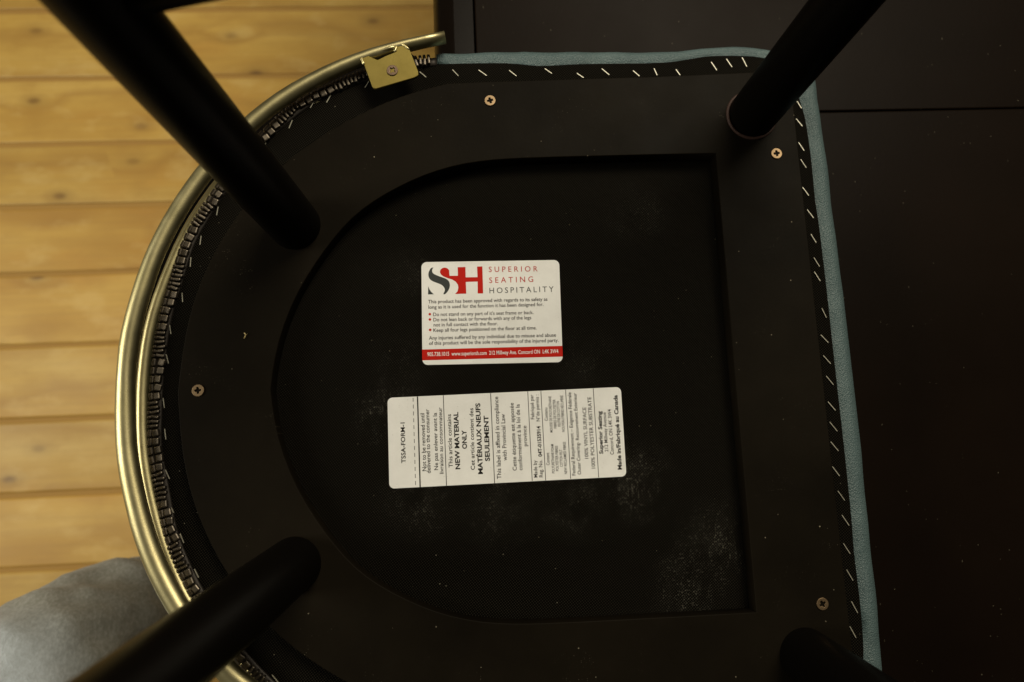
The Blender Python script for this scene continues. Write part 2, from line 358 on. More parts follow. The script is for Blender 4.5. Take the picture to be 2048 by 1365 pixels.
def mat_fabric(dusty=True):
    k = Nodes('black_dust_cover_cloth')
    p = k.pos()
    r = k.n('Mapping'); r.inputs['Rotation'].default_value = (0, 0, math.radians(9))
    k.l(p, r.inputs['Vector'])
    s = k.n('SeparateXYZ'); k.l(r.outputs[0], s.inputs[0])
    w = 2 * math.pi / 0.00185
    a = k.math('SINE', k.math('MULTIPLY', s.outputs[0], w)); b = k.math('SINE', k.math('MULTIPLY', s.outputs[1], w))
    h = k.math('MULTIPLY', k.math('ADD', k.math('MULTIPLY', a, b), 1.0), 0.5)
    weave = k.ramp(h, [(0.55, (0.0010, 0.0008, 0.0006)), (0.98, (0.024, 0.0205, 0.014))])
    # pale dust rubbed into the weave: a haze round the glued labels and smears near the front corner
    q = k.math('MULTIPLY', k.math('ADD', k.noise(p, 34, 4, 0.6), k.noise(k.scaled(r.outputs[0], (1.0, 0.4, 1.0)), 150, 6, 0.75)), 0.5)
    patch = None
    if dusty:
        for cx, cy, rad, amt in ((95, -28, 34, 1.1), (60, -36, 34, 0.9), (-64, 22, 26, 1.1), (10, -38, 34, 0.7), (-40, -34, 30, 0.6), (152, -70, 34, 0.9), (128, -98, 28, 1.0), (-44, 112, 22, 0.4), (112, 150, 26, 0.5), (70, 45, 30, 0.5), (-48, 52, 30, 0.4)):
            o = k.math('MULTIPLY', k.blob(p, (cx / 1000, cy / 1000, Z0 - 0.012), rad / 1000), amt)
            patch = o if patch is None else k.math('MAXIMUM', patch, o)
    else:
        patch = k.math('ADD', 0.16, 0.0)
    cloud = k.ramp(q, [(0.44, (0, 0, 0)), (0.66, (1, 1, 1))])
    dust = k.math('MULTIPLY', k.math('MULTIPLY', patch, cloud), k.math('POWER', h, 1.6))
    c = k.mix(k.math('MULTIPLY', dust, 0.20), weave, (0.17, 0.16, 0.13))
    grain = k.math('MULTIPLY', k.math('MULTIPLY', patch, k.ramp(q, [(0.40, (0, 0, 0)), (0.60, (1, 1, 1))])), k.specks(p, 760, 0.50, 0.42))
    c = k.mix(k.math('MULTIPLY', grain, 0.55), c, (0.26, 0.245, 0.20))
    g = k.specks(p, 520, 0.007, 0.20)
    c = k.mix(k.math('MULTIPLY', g, 0.45), c, (0.42, 0.38, 0.28))
    k.base(c)
    k.set(Roughness=0.8, Specular_IOR_Level=0.03)
    k.bump(k.math('ADD', h, k.math('MULTIPLY', k.noise(p, 70, 2), 6.0)), 0.45, 0.0004)
    return k.m

def mat_vinyl():
    k = Nodes('teal_grained_vinyl')
    p = k.pos()
    v = k.n('TexVoronoi', Scale=1150.0); k.l(p, v.inputs['Vector'])
    n = k.noise(p, 45, 3)
    c = k.ramp(n, [(0.3, (0.058, 0.092, 0.097)), (0.7, (0.078, 0.120, 0.124))])
    c = k.mix(k.ramp(v.outputs['Distance'], [(0.0, (0.35, 0.35, 0.35)), (0.5, (0, 0, 0))]), c, (0.16, 0.225, 0.225))
    k.base(c)
    k.set(Roughness=0.46, Specular_IOR_Level=0.45)
    k.bump(k.math('ADD', v.outputs['Distance'], k.math('MULTIPLY', k.noise(p, 60, 3), 3.0)), 0.75, 0.0006)
    return k.m

def mat_brass(name, c0, c1, rough):
    k = Nodes(name)
    p = k.pos()
    n = k.noise(p, 35, 4, 0.6)
    k.base(k.ramp(n, [(0.3, c0), (0.75, c1)]))
    k.set(Metallic=1.0, Roughness=k.math('ADD', rough, k.math('MULTIPLY', k.noise(p, 90, 4), 0.16)))
    k.bump(k.noise(p, 1100, 2), 0.12, 0.0003)
    return k.m

def mat_wood():
    k = Nodes('varnished_pine')
    info = k.n('ObjectInfo')
    rnd = info.outputs['Random']
    o = k.obj()
    sh = k.n('VectorMath', operation='ADD'); k.l(o, sh.inputs[0])
    cmb = k.n('CombineXYZ'); k.l(k.math('MULTIPLY', rnd, 37.0), cmb.inputs[0]); k.l(k.math('MULTIPLY', rnd, 11.0), cmb.inputs[1])
    k.l(cmb.outputs[0], sh.inputs[1])
    v = sh.outputs[0]
    # knots: sparse cells stretched along the grain
    kv = k.n('TexVoronoi', Scale=1.0, voronoi_dimensions='2D'); k.l(k.scaled(v, (4.6, 8.5, 1.0)), kv.inputs['Vector'])
    sep = k.n('SeparateColor'); k.l(kv.outputs['Color'], sep.inputs[0])
    near = k.math('SUBTRACT', 1.0, k.math('DIVIDE', kv.outputs['Distance'], 0.34), clamp=True)
    # long grain bending round the knots
    warp = k.math('ADD', k.math('MULTIPLY', k.noise(k.scaled(v, (1.6, 5.0, 1.0)), 1.0, 3), 1.2), k.math('MULTIPLY', k.math('MULTIPLY', near, k.math('LESS_THAN', sep.outputs[0], 0.42)), 0.22))
    s = k.n('SeparateXYZ'); k.l(v, s.inputs[0])
    rings = k.math('FRACT', k.math('ADD', k.math('MULTIPLY', s.outputs[1], 9.0), k.math('MULTIPLY', warp, 2.6)))
    band = k.math('ABSOLUTE', k.math('SUBTRACT', k.math('MULTIPLY', rings, 2.0), 1.0))
    fib = k.noise(k.scaled(v, (3.5, 130.0, 1.0)), 1.0, 5, 0.7)
    tone = k.noise(k.scaled(v, (1.5, 9.0, 1.0)), 1.0, 3)
    base = k.ramp(tone, [(0.28, (0.44, 0.245, 0.048)), (0.52, (0.55, 0.345, 0.080)), (0.75, (0.61, 0.415, 0.125))])
    base = k.mix(k.math('MULTIPLY', k.ramp(band, [(0.45, (0, 0, 0)), (1.0, (1, 1, 1))]), 0.42), base, (0.30, 0.145, 0.030))
    base = k.mix(k.math('MULTIPLY', k.ramp(fib, [(0.42, (0, 0, 0)), (0.72, (1, 1, 1))]), 0.26), base, (0.30, 0.175, 0.055))
    keep = k.math('LESS_THAN', sep.outputs[0], 0.62)
    core = k.math('MULTIPLY', keep, k.ramp(kv.outputs['Distance'], [(0.025, (1, 1, 1)), (0.075, (0.30, 0.30, 0.30)), (0.17, (0, 0, 0))]))
    base = k.mix(k.math('MULTIPLY', core, k.math('ADD', 0.40, k.math('MULTIPLY', sep.outputs[1], 0.55))), base, (0.13, 0.062, 0.020))
    blot = k.noise(k.scaled(v, (5.0, 12.0, 1.0)), 1.0, 2)
    base = k.mix(k.math('MULTIPLY', k.ramp(blot, [(0.55, (0, 0, 0)), (0.75, (1, 1, 1))]), 0.35), base, (0.50, 0.235, 0.040))
    mott = k.noise(k.scaled(v, (9.0, 16.0, 1.0)), 1.0, 4, 0.6)
    base = k.mix(k.math('MULTIPLY', k.ramp(mott, [(0.50, (0, 0, 0)), (0.72, (1, 1, 1))]), 0.55), base, (0.40, 0.225, 0.050))
    base = k.mix(k.math('MULTIPLY', k.ramp(mott, [(0.28, (1, 1, 1)), (0.46, (0, 0, 0))]), 0.45), base, (0.68, 0.49, 0.185))
    hue = k.n('HueSaturation'); hue.inputs['Value'].default_value = 1.0
    k.l(base, hue.inputs['Color']); k.l(k.math('ADD', 0.90, k.math('MULTIPLY', rnd, 0.20)), hue.inputs['Value'])
    k.base(hue.outputs[0])
    k.set(Roughness=k.math('ADD', 0.40, k.math('MULTIPLY', k.noise(v, 5, 3), 0.2)), Specular_IOR_Level=0.35)
    k.bump(fib, 0.15, 0.001)
    return k.m

def mat_table():
    k = Nodes('black_brown_table_lacquer')
    p = k.pos()
    n = k.noise(p, 5, 4)
    c = k.ramp(n, [(0.35, (0.0050, 0.0030, 0.0018)), (0.7, (0.0078, 0.0046, 0.0028))])
    g = k.specks(p, 380, 0.007, 0.17)
    lint = k.specks(k.scaled(p, (1.0, 0.35, 1.0)), 420, 0.008, 0.15)
    d = k.math('ADD', g, lint, clamp=True)
    c = k.mix(k.math('MULTIPLY', d, 0.30), c, (0.30, 0.27, 0.19))
    k.base(c)
    k.set(Roughness=k.math('ADD', 0.32, k.math('MULTIPLY', k.noise(p, 9, 5), 0.2)), Specular_IOR_Level=0.032)
    k.bump(k.noise(p, 300, 2), 0.06, 0.0008)
    return k.m

def mat_denim():
    k = Nodes('grey_denim')
    p = k.obj()
    n = k.noise(p, 16, 5, 0.7)
    c = k.ramp(n, [(0.25, (0.20, 0.198, 0.165)), (0.7, (0.235, 0.235, 0.205))])
    tw = k.noise(k.scaled(p, (1.0, 0.4, 0.7)), 420, 4, 0.75)
    c = k.mix(k.math('MULTIPLY', k.ramp(tw, [(0.42, (0, 0, 0)), (0.64, (1, 1, 1))]), 0.55), c, (0.42, 0.42, 0.40))
    lit_patch = k.math('MULTIPLY', k.blob(p, (-0.055, 0.175, 0.655), 0.135), 1.5, clamp=True)  # cool light falling on the thigh, painted into the denim colour
    c = k.mix(k.math('MULTIPLY', lit_patch, k.math('ADD', 0.50, k.math('MULTIPLY', tw, 0.8)), clamp=True), c, (0.74, 0.84, 0.95))
    k.base(c)
    k.set(Roughness=0.85, Specular_IOR_Level=0.2, Sheen_Weight=0.15)
    rg = k.noise(k.scaled(p, (0.5, 1.0, 1.3)), 17, 2, 0.4)
    crease = k.math('POWER', k.math('SUBTRACT', 1.0, k.math('ABSOLUTE', k.math('MULTIPLY', k.math('SUBTRACT', rg, 0.5), 4.0)), clamp=True), 2.0)
    k.bump(k.math('ADD', k.math('MULTIPLY', tw, 0.9), k.math('MULTIPLY', crease, 0.7)), 0.6, 0.0014)
    return k.m

def mat_paper():
    k = Nodes('white_sticker_paper')
    p = k.pos()
    n = k.ramp(k.noise(p, 60, 5, 0.65), [(0.35, (0.70, 0.695, 0.675)), (0.65, (0.76, 0.755, 0.735))])
    g = k.specks(p, 900, 0.06, 0.25)
    k.base(k.mix(k.math('MULTIPLY', g, 0.5), n, (0.30, 0.27, 0.22)))
    k.set(Roughness=0.5, Specular_IOR_Level=0.35)
    k.bump(k.noise(p, 28, 3), 0.35, 0.002)
    return k.m

BOARD = mat_board(); CLOTH = mat_fabric(); VINYL = mat_vinyl()
BRASS = mat_brass('satin_brass', (0.47, 0.415, 0.215), (0.57, 0.505, 0.285), 0.33)
PLATE = mat_brass('satin_brass_plate', (0.165, 0.128, 0.034), (0.245, 0.192, 0.056), 0.48)
SCREW = mat_brass('bronze_screw', (0.17, 0.115, 0.065), (0.29, 0.205, 0.12), 0.42)
STEEL = mat_brass('grey_steel_strip', (0.13, 0.11, 0.085), (0.24, 0.205, 0.165), 0.40)
WIRE = plain('staple_wire', (0.42, 0.40, 0.32), 0.4, 0.3)
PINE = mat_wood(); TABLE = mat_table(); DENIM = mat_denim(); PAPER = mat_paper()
LEGM = plain('black_leg_lacquer', (0.0030, 0.0024, 0.0018), 0.42)
LEGM.node_tree.nodes['Principled BSDF'].inputs['Specular IOR Level'].default_value = 0.05
EDGE = plain('polished_black_edge', (0.0045, 0.003, 0.002), 0.30)
EDGE.node_tree.nodes['Principled BSDF'].inputs['Specular IOR Level'].default_value = 0.075
DARK = plain('dark_recess', (0.010, 0.007, 0.005), 0.6)
COLLAR = plain('reddish_wood_collar', (0.030, 0.010, 0.005), 0.7)
BAND = plain('dark_brown_upholstery', (0.0035, 0.0024, 0.0016), 0.8)
BAND.node_tree.nodes['Principled BSDF'].inputs['Specular IOR Level'].default_value = 0.05
GAP = plain('floor_underlay', (0.36, 0.205, 0.048), 0.8)
SHOE = plain('brown_shoe_leather', (0.05, 0.03, 0.018), 0.5)
RUBBER = plain('black_rubber', (0.012, 0.012, 0.012), 0.7)
INK = {'k': plain('black_ink', (0.020, 0.018, 0.016), 0.6), 'g': plain('grey_ink', (0.040, 0.045, 0.044), 0.6),
       'r': plain('red_ink', (0.44, 0.010, 0.004), 0.6), 'w': plain('white_ink', (0.76, 0.75, 0.72), 0.5)}

for q in INK.values(): q.node_tree.nodes['Principled BSDF'].inputs['Specular IOR Level'].default_value = 0.12

# ------------------------------------------------------------------ floor
floor = put('floor', box('floor', 4.6, 3.6, 0.02, centre=(0, 0, 0)), GAP, None, (-0.3, 0.1, -0.0138))
tag(floor, kind='structure')
edges = [-0.187, -0.060, 0.072, 0.206, 0.339, 0.469, 0.592, 0.725, 0.867]
while edges[0] > -1.5: edges.insert(0, edges[0] - random.uniform(0.129, 0.134))
while edges[-1] < 1.7: edges.append(edges[-1] + random.uniform(0.129, 0.134))
for i in range(len(edges) - 1):
    y0, y1 = edges[i], edges[i + 1]
    xs = [-2.5, random.uniform(-1.5, -1.05), random.uniform(0.15, 0.9), 1.9]
    for j in range(3):
        w = y1 - y0 - random.uniform(0.0065, 0.0095)
        me = box('plank', xs[j + 1] - xs[j] - 0.002, w, 0.018, bevel=0.0032, seg=2)
        put('plank', me, PINE, floor, ((xs[j] + xs[j + 1]) / 2, (y0 + y1) / 2, -0.009 - random.uniform(0, 0.0007)))

# ------------------------------------------------------------------ table
TX0, TY0, TY1, SEAM = -0.028, -0.72, 1.05, 0.2563
table = thing('table', (0.45, 0.16, 0.0), 'black brown lacquered wooden table with the upturned chair lying on it', 'table')
def slab(name, x0, x1, y0, y1, z0, z1, bev):
    return put(name, box(name, x1 - x0, y1 - y0, z1 - z0, bevel=bev, seg=2), TABLE, table, ((x0 + x1) / 2, (y0 + y1) / 2, (z0 + z1) / 2))
slab('tabletop_panel', 0.0072, 0.98, TY0, SEAM - 0.0006, 0.715, 0.7500, 0.0013)
slab('tabletop_panel', 0.0072, 0.98, SEAM + 0.0006, TY1, 0.715, 0.7492, 0.0010)
prof = [(0.0, 0.7485), (0.0004, 0.7490), (0.0160, 0.7490)]
for a in range(0, 91, 10):
    c = math.radians(a); prof.append((0.0160 + 0.0175 * math.sin(c), 0.7315 + 0.0175 * math.cos(c)))
prof += [(0.0335, 0.722), (0.0305, 0.715), (0.0, 0.715)]
V = [(0.0060 - x, y, z) for y in (TY0, TY1) for x, z in prof]
n = len(prof)
F = [(i, (i + 1) % n, n + (i + 1) % n, n + i) for i in range(n)] + [tuple(range(n)), tuple(reversed(range(n, 2 * n)))]
me = mesh_data('edge_strip', [(x - 0.45, y - 0.16, z) for x, y, z in V], F)
bm = bmesh.new(); bm.from_mesh(me); bmesh.ops.recalc_face_normals(bm, faces=bm.faces); bm.to_mesh(me); bm.free()
for p in me.polygons: p.use_smooth = len(p.vertices) == 4 and p.area < 0.02
tag(put('edge_strip', me, EDGE, table, (0.45, 0.16, 0.0)), 'rounded black edge strip beside a thin groove')
slab('under_board', -0.015, 0.97, TY0 + 0.01, TY1 - 0.01, 0.700, 0.7149, 0.002)
slab('apron', 0.05, 0.94, TY0 + 0.08, TY0 + 0.105, 0.625, 0.6998, 0.002)
slab('apron', 0.05, 0.94, TY1 - 0.105, TY1 - 0.08, 0.625, 0.6998, 0.002)
for x in (0.065, 0.925):
    for y in (TY0 + 0.14, TY1 - 0.14): slab('leg', x - 0.03, x + 0.03, y - 0.03, y + 0.03, 0.0, 0.6998, 0.003)

# ------------------------------------------------------------------ chair (upside down on the table)
chair = thing('chair', (0.03, AXIS / 1000, 0.75), 'upturned dining chair with black underside, teal vinyl seat and brass back rail', 'chair')

# upholstery outlines: rear arc, one side, front, other side
rear_half = [p for p in STRIP if p[1] >= AXIS]
rear_low = [p for p in STRIP if p[1] < AXIS and p[1] > -140]
rear = rear_half + rear_low + mirror(rear_half)[::-1][-14:]
rear = sorted(set(rear), key=lambda p: -math.atan2(p[1] - AXIS, -p[0] + 60))   # along the arc, +y end first
def outline(side, front, corner, rearline):
    s = list(side) + list(corner) + [p for p in front if p[1] > AXIS]
    s = [tuple(v) for v in catmull(s, 7)]
    return s + mirror(s)[::-1] + rearline[::-1]
fab_side = outline(FABRIC_SIDE, FABRIC_FRONT, [(226.5, 255.5), (232.5, 245)], rear)
vin_side = outline(VINYL_SIDE, VINYL_FRONT, [(240, 269.5), (251, 262)], offset(rear, -1.5))

# seat cushion: the rolled vinyl edge, the wall and the domed seat resting on the table
from mathutils.kdtree import KDTree
kd = KDTree(len(fab_side))
for i, p in enumerate(fab_side): kd.insert((p[0], p[1], 0), i)
kd.balance()
nrear = len(rear)
V, F = [], []
levels = [(1.35, -13.6), (1.08, -13.0), (0.95, -12.2), (0.78, -11.5), (0.60, -11.8), (0.42, -13.2), (0.27, -15.6), (0.18, -18.8), (0.14, -22.5),
          (0.12, -34), (0.03, -50), (0.20, -62), (0.55, -70), (1.1, -75.5), (2.2, -78.6), (4.0, -80.0)]
m = len(vin_side)
for s, z in levels:
    for i, p in enumerate(vin_side):
        if i >= m - nrear:
            q = fab_side[i] if i < len(fab_side) else p
            c = Vector((-40, AXIS)); d = (c - Vector(p)).normalized() * 12
            zz = min(z, -14.0)
        else:
            co, _, _ = kd.find((p[0], p[1], 0)); d = co.xy - Vector(p); zz = z
            if i < 3 or m - nrear - 3 <= i: zz = min(z, -12.4)
        wob = 0.35 * math.sin(p[0] * 0.21 + p[1] * 0.13) if z > -20 else 0
        V.append((p[0] / 1000 + d.x * s / 1000, p[1] / 1000 + d.y * s / 1000, Z0 + (zz + wob) / 1000))
for j in range(len(levels) - 1):
    for i in range(m):
        F.append((j * m + i, j * m + (i + 1) % m, (j + 1) * m + (i + 1) % m, (j + 1) * m + i))
F.append(tuple(range((len(levels) - 1) * m, len(levels) * m)))
me = mesh_data('seat_cushion', V, F, True)
bm = bmesh.new(); bm.from_mesh(me); bmesh.ops.recalc_face_normals(bm, faces=bm.faces); bm.to_mesh(me); bm.free()
me.transform(Matrix.Translation(-chair.location))
tag(put('seat_cushion', me, VINYL, chair, chair.location), 'grained teal vinyl seat with its edge rolled under')

def cput(name, me, mat, parent=None, label=None):
    """a chair part whose mesh is in world metres"""
    pr = parent or chair
    me.transform(Matrix.Translation(-chair.location))
    o = put(name, me, mat, pr, chair.location)
    if label: o['label'] = label
    return o

cover = cput('dust_cover', flat('dust_cover', [fab_side], -12.6, -12.0), CLOTH, None, 'black woven dust cover cloth with pale dusty smears')

# the black board ring the legs stand in
straight = [(224.2, 236.0), (223.4, 242.5), (220.0, 246.0), (213.0, 246.6), (125.0, 244.0), (56.0, 243.0), (8.0, 242.2)]
half = straight + [tuple(p) for p in RING_REAR]
ring = half + mirror(half)[::-1][1:]
oh = [(166.4, 187.6), (120.0, 187.5)] + [tuple(p) for p in OPEN_REAR]
hole = oh + mirror(oh)[::-1][1:]
board = cput('seat_board', flat('seat_board', [ring, hole], -11.9, 0.0, 0.5, 2), BOARD, None, 'black lacquered board ring with a D shaped opening')

# legs with splay and taper, glides on their ends
def leg(x, y, sx, sy):
    hs = [-0.008, 0.0, 0.10, 0.22, 0.30, 0.366, 0.372]
    rs = [0.0165, 0.0165, 0.0160, 0.0150, 0.0138, 0.0125, 0.0112]
    pts = [(x / 1000 + sx * h, y / 1000 + sy * h, Z0 + h) for h in hs]
    lg = cput('leg', sweep('leg', pts, [(r, r) for r in rs], 32), LEGM)
    e = [(x / 1000 + sx * h, y / 1000 + sy * h, Z0 + h) for h in (0.371, 0.376, 0.378)]
    cput('glide', sweep('glide', e, [(0.0105, 0.0105), (0.0105, 0.0105), (0.008, 0.008)], 24), RUBBER, lg)
    return lg
LEGS = {}
for key, x, y, sx, sy in (('ra', -116, 144.5, -0.045, 0.052), ('rb', -116, -69, -0.020, -0.052), ('fa', 195, 215.5, 0.040, 0.052), ('fb', 195, -138.5, 0.040, -0.052)):
    LEGS[key] = (x, y, sx, sy); lg = leg(x, y, sx, sy)
    if key == 'fa':
        t = [(x / 1000 - 0.0012 + 0.0168 * math.cos(a * math.pi / 24), y / 1000 - 0.0012 + 0.0168 * math.sin(a * math.pi / 24), Z0 + 0.0003) for a in range(48)]
        cput('collar', sweep('collar', t, [(0.0011, 0.0011)] * 48, 8, closed=True), COLLAR, lg, 'bare reddish wood rim round the leg socket')
for a, b, h in (('ra', 'fa', 0.2185), ('rb', 'fb', 0.2185)):
    p = [Vector((LEGS[q][0] / 1000 + LEGS[q][2] * h, LEGS[q][1] / 1000 + LEGS[q][3] * h, Z0 + h)) for q in (a, b)]
    cput('stretcher', sweep('stretcher', [p[0].lerp(p[1], t) for t in (0.0, 0.5, 1.0)], [(0.0105, 0.0105)] * 3, 20), LEGM)

# screws with a cross recess
def screw_mesh(r):
    circ = [(r * math.cos(a * math.pi / 16), r * math.sin(a * math.pi / 16)) for a in range(32)]
    w, l = r * 0.17, r * 0.55
    cr = [(l, -w), (l, w), (w * 1.2, w * 1.2), (w, l), (-w, l), (-w * 1.2, w * 1.2), (-l, w), (-l, -w), (-w * 1.2, -w * 1.2), (-w, -l), (w, -l), (w * 1.2, -w * 1.2)]
    head = flat('screw', [circ, cr], -0.5, 0.5, 0.2, 2)
    floor_ = flat('screw_floor', [[(x * 0.8, y * 0.8) for x, y in circ]], -0.9, -0.4)
    nh = len(head.polygons)
    me = join('screw', [head, floor_])
    me.transform(Matrix.Translation((0, 0, -Z0)))
    me.materials.append(SCREW); me.materials.append(DARK)
    for p in me.polygons: p.material_index = 0 if p.index < nh else 1
    return me
scr = screw_mesh(3.75)
scr_dark = scr.copy()
scr_dark.materials[0] = mat_brass('dark_bronze_screw', (0.10, 0.065, 0.045), (0.20, 0.14, 0.10), 0.36)
for i, p in enumerate(SCREWS): put('screw', scr, None, chair, mm3(p, 0.35), rotz=(0.25, 0.1, 0.1, 0.5)[i])

# staples
wire = box('staple', 1.0, 0.00047, 0.0005, bevel=0.0)
for x0, y0, x1, y1 in STAPLES:
    a, b = mm3((x0, y0), -11.55), mm3((x1, y1), -11.55)
    o = put('staple', wire, WIRE, chair, (a + b) / 2, rotz=math.atan2((b - a).y, (b - a).x))
    o.scale = ((b - a).length, 1, 1)
    o.rotation_euler[1] = random.uniform(-0.05, 0.05)

# back rail, trim tube, upholstered band between them
rail = cput('back_rail', sweep('back_rail', [mm3(p, -2.0) for p in RAIL], [(p[2] * (1.06 if p[0] < -60 and p[1] > 60 else 0.97) / 1000, 0.0054) for p in RAIL], 28), BRASS, None, 'curved satin brass tube round the rear of the seat')
e0, e1 = mm3(RAIL[0], -2.0), mm3(RAIL[1], -2.0)
trim = cput('trim_tube', sweep('trim_tube', [mm3(p, -16.0) for p in TRIM], [(0.0042, 0.0042)] * len(TRIM), 24), BRASS, None, 'thinner brass tube inside the back rail')
def ribbon(name, A, B, z0, z1, mat, label=None):
    k = min(len(A), len(B)); V, F = [], []
    for a, b in zip(A[:k], B[:k]): V += [mm3(a, z1), mm3(b, z1), mm3(b, z0), mm3(a, z0)]
    for i in range(k - 1):
        for j in range(4): F.append((4 * i + j, 4 * i + (j + 1) % 4, 4 * i + 4 + (j + 1) % 4, 4 * i + 4 + j))
    F += [(3, 2, 1, 0), (4 * k - 4, 4 * k - 3, 4 * k - 2, 4 * k - 1)]
    me = mesh_data(name, V, F)
    bm = bmesh.new(); bm.from_mesh(me); bmesh.ops.recalc_face_normals(bm, faces=bm.faces); bm.to_mesh(me); bm.free()
    return cput(name, me, mat, None, label)
def resample(pts, k):
    P = [Vector(p[:2]) for p in pts]; L = [0.0]
    for a, b in zip(P, P[1:]): L.append(L[-1] + (b - a).length)
    out = []; j = 0
    for i in range(k):
        s = L[-1] * i / (k - 1)
        while j < len(L) - 2 and L[j + 1] < s: j += 1
        out.append(tuple(P[j].lerp(P[j + 1], (s - L[j]) / max(L[j + 1] - L[j], 1e-6))))
    return out
rail_mid = [p for p in RAIL if p[0] < -30]
inner_mid = [p for p in rear if p[0] < -26]
A = resample(inner_mid, 70); B = offset(resample(rail_mid, 70), -7.0)
ribbon('rear_band', A, B, -60, -19, BAND, 'dark upholstered band behind the seat')
C = offset(resample([p for p in RAIL if p[0] < -64], 60), -3.0)
cput_in = offset(C, 9.0)
ribbon('backrest_panel', C, cput_in, -330, -61, BAND, 'curved dark back panel hanging below the seat')
top = [mm3(((a[0] + b[0]) / 2, (a[1] + b[1]) / 2), -331) for a, b in zip(C, cput_in)]
cput('top_rail', sweep('top_rail', top, [(0.008, 0.008)] * len(top), 20), BRASS)

# brackets that hold the back rail to the seat
def bracket(outline, screw_at, flip):
    br = cput('bracket', flat('bracket', [outline], 0.4, 2.6, 0.45, 2), PLATE, None, 'brass plate welded to the back rail' if not flip else None)
    a, b = outline[12], outline[17]
    w = [mm3(tuple(Vector(a).lerp(Vector(b), t)), 2.0 + 0.6 * math.sin(7 * t)) for t in (0.0, 0.12, 0.3, 0.5, 0.7, 0.85, 1.0)]
    cput('weld_bead', sweep('weld_bead', w, [(r, r) for r in (0.0007, 0.0014, 0.0011, 0.0012, 0.001, 0.0015, 0.0008)], 10), BRASS, br)
    for i0, i1, rr in ((0, 1, 0.0010), (9, 11, 0.0008), (12, 13, 0.0011)):
        a, b = Vector(outline[i0]), Vector(outline[i1])
        d = [mm3(tuple(a.lerp(b, t)), 2.5) for t in (0.0, 0.3, 0.6, 0.85, 1.0)]
        cput('weld_bead', sweep('weld_bead', d, [(q * rr, q * rr) for q in (0.5, 1.0, 0.8, 1.15, 0.4)], 10), BRASS, br)
    put('screw', scr_dark, None, br, mm3(screw_at, 2.9), rotz=0.9)
bracket(BRACKET, BRACKET_SCREW[0], False)
bracket(mirror(BRACKET), mirror(BRACKET_SCREW)[0], True)

# toothed steel tack strip along the rear edge
L = [0.0]
for a, b in zip(STRIP, STRIP[1:]): L.append(L[-1] + math.dist(a, b))
def along(s):
    s = min(max(s, 0.0), L[-1] - 1e-3)
    j = next(i for i in range(len(L) - 1) if L[i + 1] >= s)
    a, b = Vector(STRIP[j]), Vector(STRIP[j + 1])
    return a.lerp(b, (s - L[j]) / (L[j + 1] - L[j])), (b - a).normalized()
spine_pts = [mm3(along(s)[0] + Vector((-along(s)[1].y, along(s)[1].x)) * 0.4, -12.2) for s in [L[-1] * i / 150 for i in range(151)]]
spine = cput('tack_strip', sweep('tack_strip', spine_pts, [(0.0034, 0.0014)] * 151, 8), plain('dark_steel_spine', (0.028, 0.023, 0.019), 0.5, 0.6), None, 'dark toothed steel tack strip along the rear edge')
big = box('tooth_wide', 0.0045, 0.0043, 0.0032, bevel=0.0008, seg=2)
thin = box('tooth_narrow', 0.0018, 0.0052, 0.0034, bevel=0.0006, seg=2)
outer_big = box('tooth_outer', 0.0049, 0.0030, 0.0030, bevel=0.0008, seg=2)
outer_thin = box('tooth_outer_narrow', 0.0021, 0.0028, 0.0030, bevel=0.0007, seg=2)
s, i = 4.0, 0
pattern = ['t'] * 10 + ['b'] * 1 + ['t'] * 12 + (['b'] * 5 + ['t'] * 6) * 20
while s < L[-1] - 4 and i < len(pattern):
    kind = pattern[i]
    pitch = 5.45 if kind == 'b' else 2.95
    c, t = along(s + pitch / 2)
    nrm = Vector((-t.y, t.x))               # towards the seat's middle
    if nrm.dot(Vector((-40, AXIS)) - c) < 0: nrm = -nrm
    sh = (0.9 if kind == 'b' else 0.1) + random.uniform(-0.7, 0.6) + 0.7 * math.sin(s * 0.11)
    ang = math.atan2(t.y, t.x)
    o = put('tooth', big if kind == 'b' else thin, STEEL, spine, mm3(c + nrm * sh, -10.2), rotz=ang + random.uniform(-0.22, 0.22))
    o.rotation_euler[0] = random.uniform(-0.12, 0.12); o.rotation_euler[1] = random.uniform(-0.10, 0.10)
    c2 = c - nrm * (3.4 if kind == 'b' else 3.9)
    o = put('tooth', outer_big if kind == 'b' else outer_thin, STEEL, spine, mm3(c2, -12.0), rotz=ang + random.uniform(-0.12, 0.12))
    o.rotation_euler[0] = random.uniform(0.3, 0.6) * (1 if nrm.dot(Vector((-math.sin(ang), math.cos(ang)))) > 0 else -1)
    s += pitch; i += 1

# ------------------------------------------------------------------ printed stickers on the dust cover
def rounded(q, r, k=6):
    out = []
    n = len(q)
    for i in range(n):
        p, a, b = Vector(q[i]), Vector(q[i - 1]), Vector(q[(i + 1) % n])
        u, v = (a - p).normalized(), (b - p).normalized()
        c = p + (u + v) * r
        s, e = p + u * r, p + v * r
        for j in range(k + 1):
            t = j / k
            d = (s - c).lerp(e - c, t).normalized() * r
            out.append(tuple(c + d))
    return out

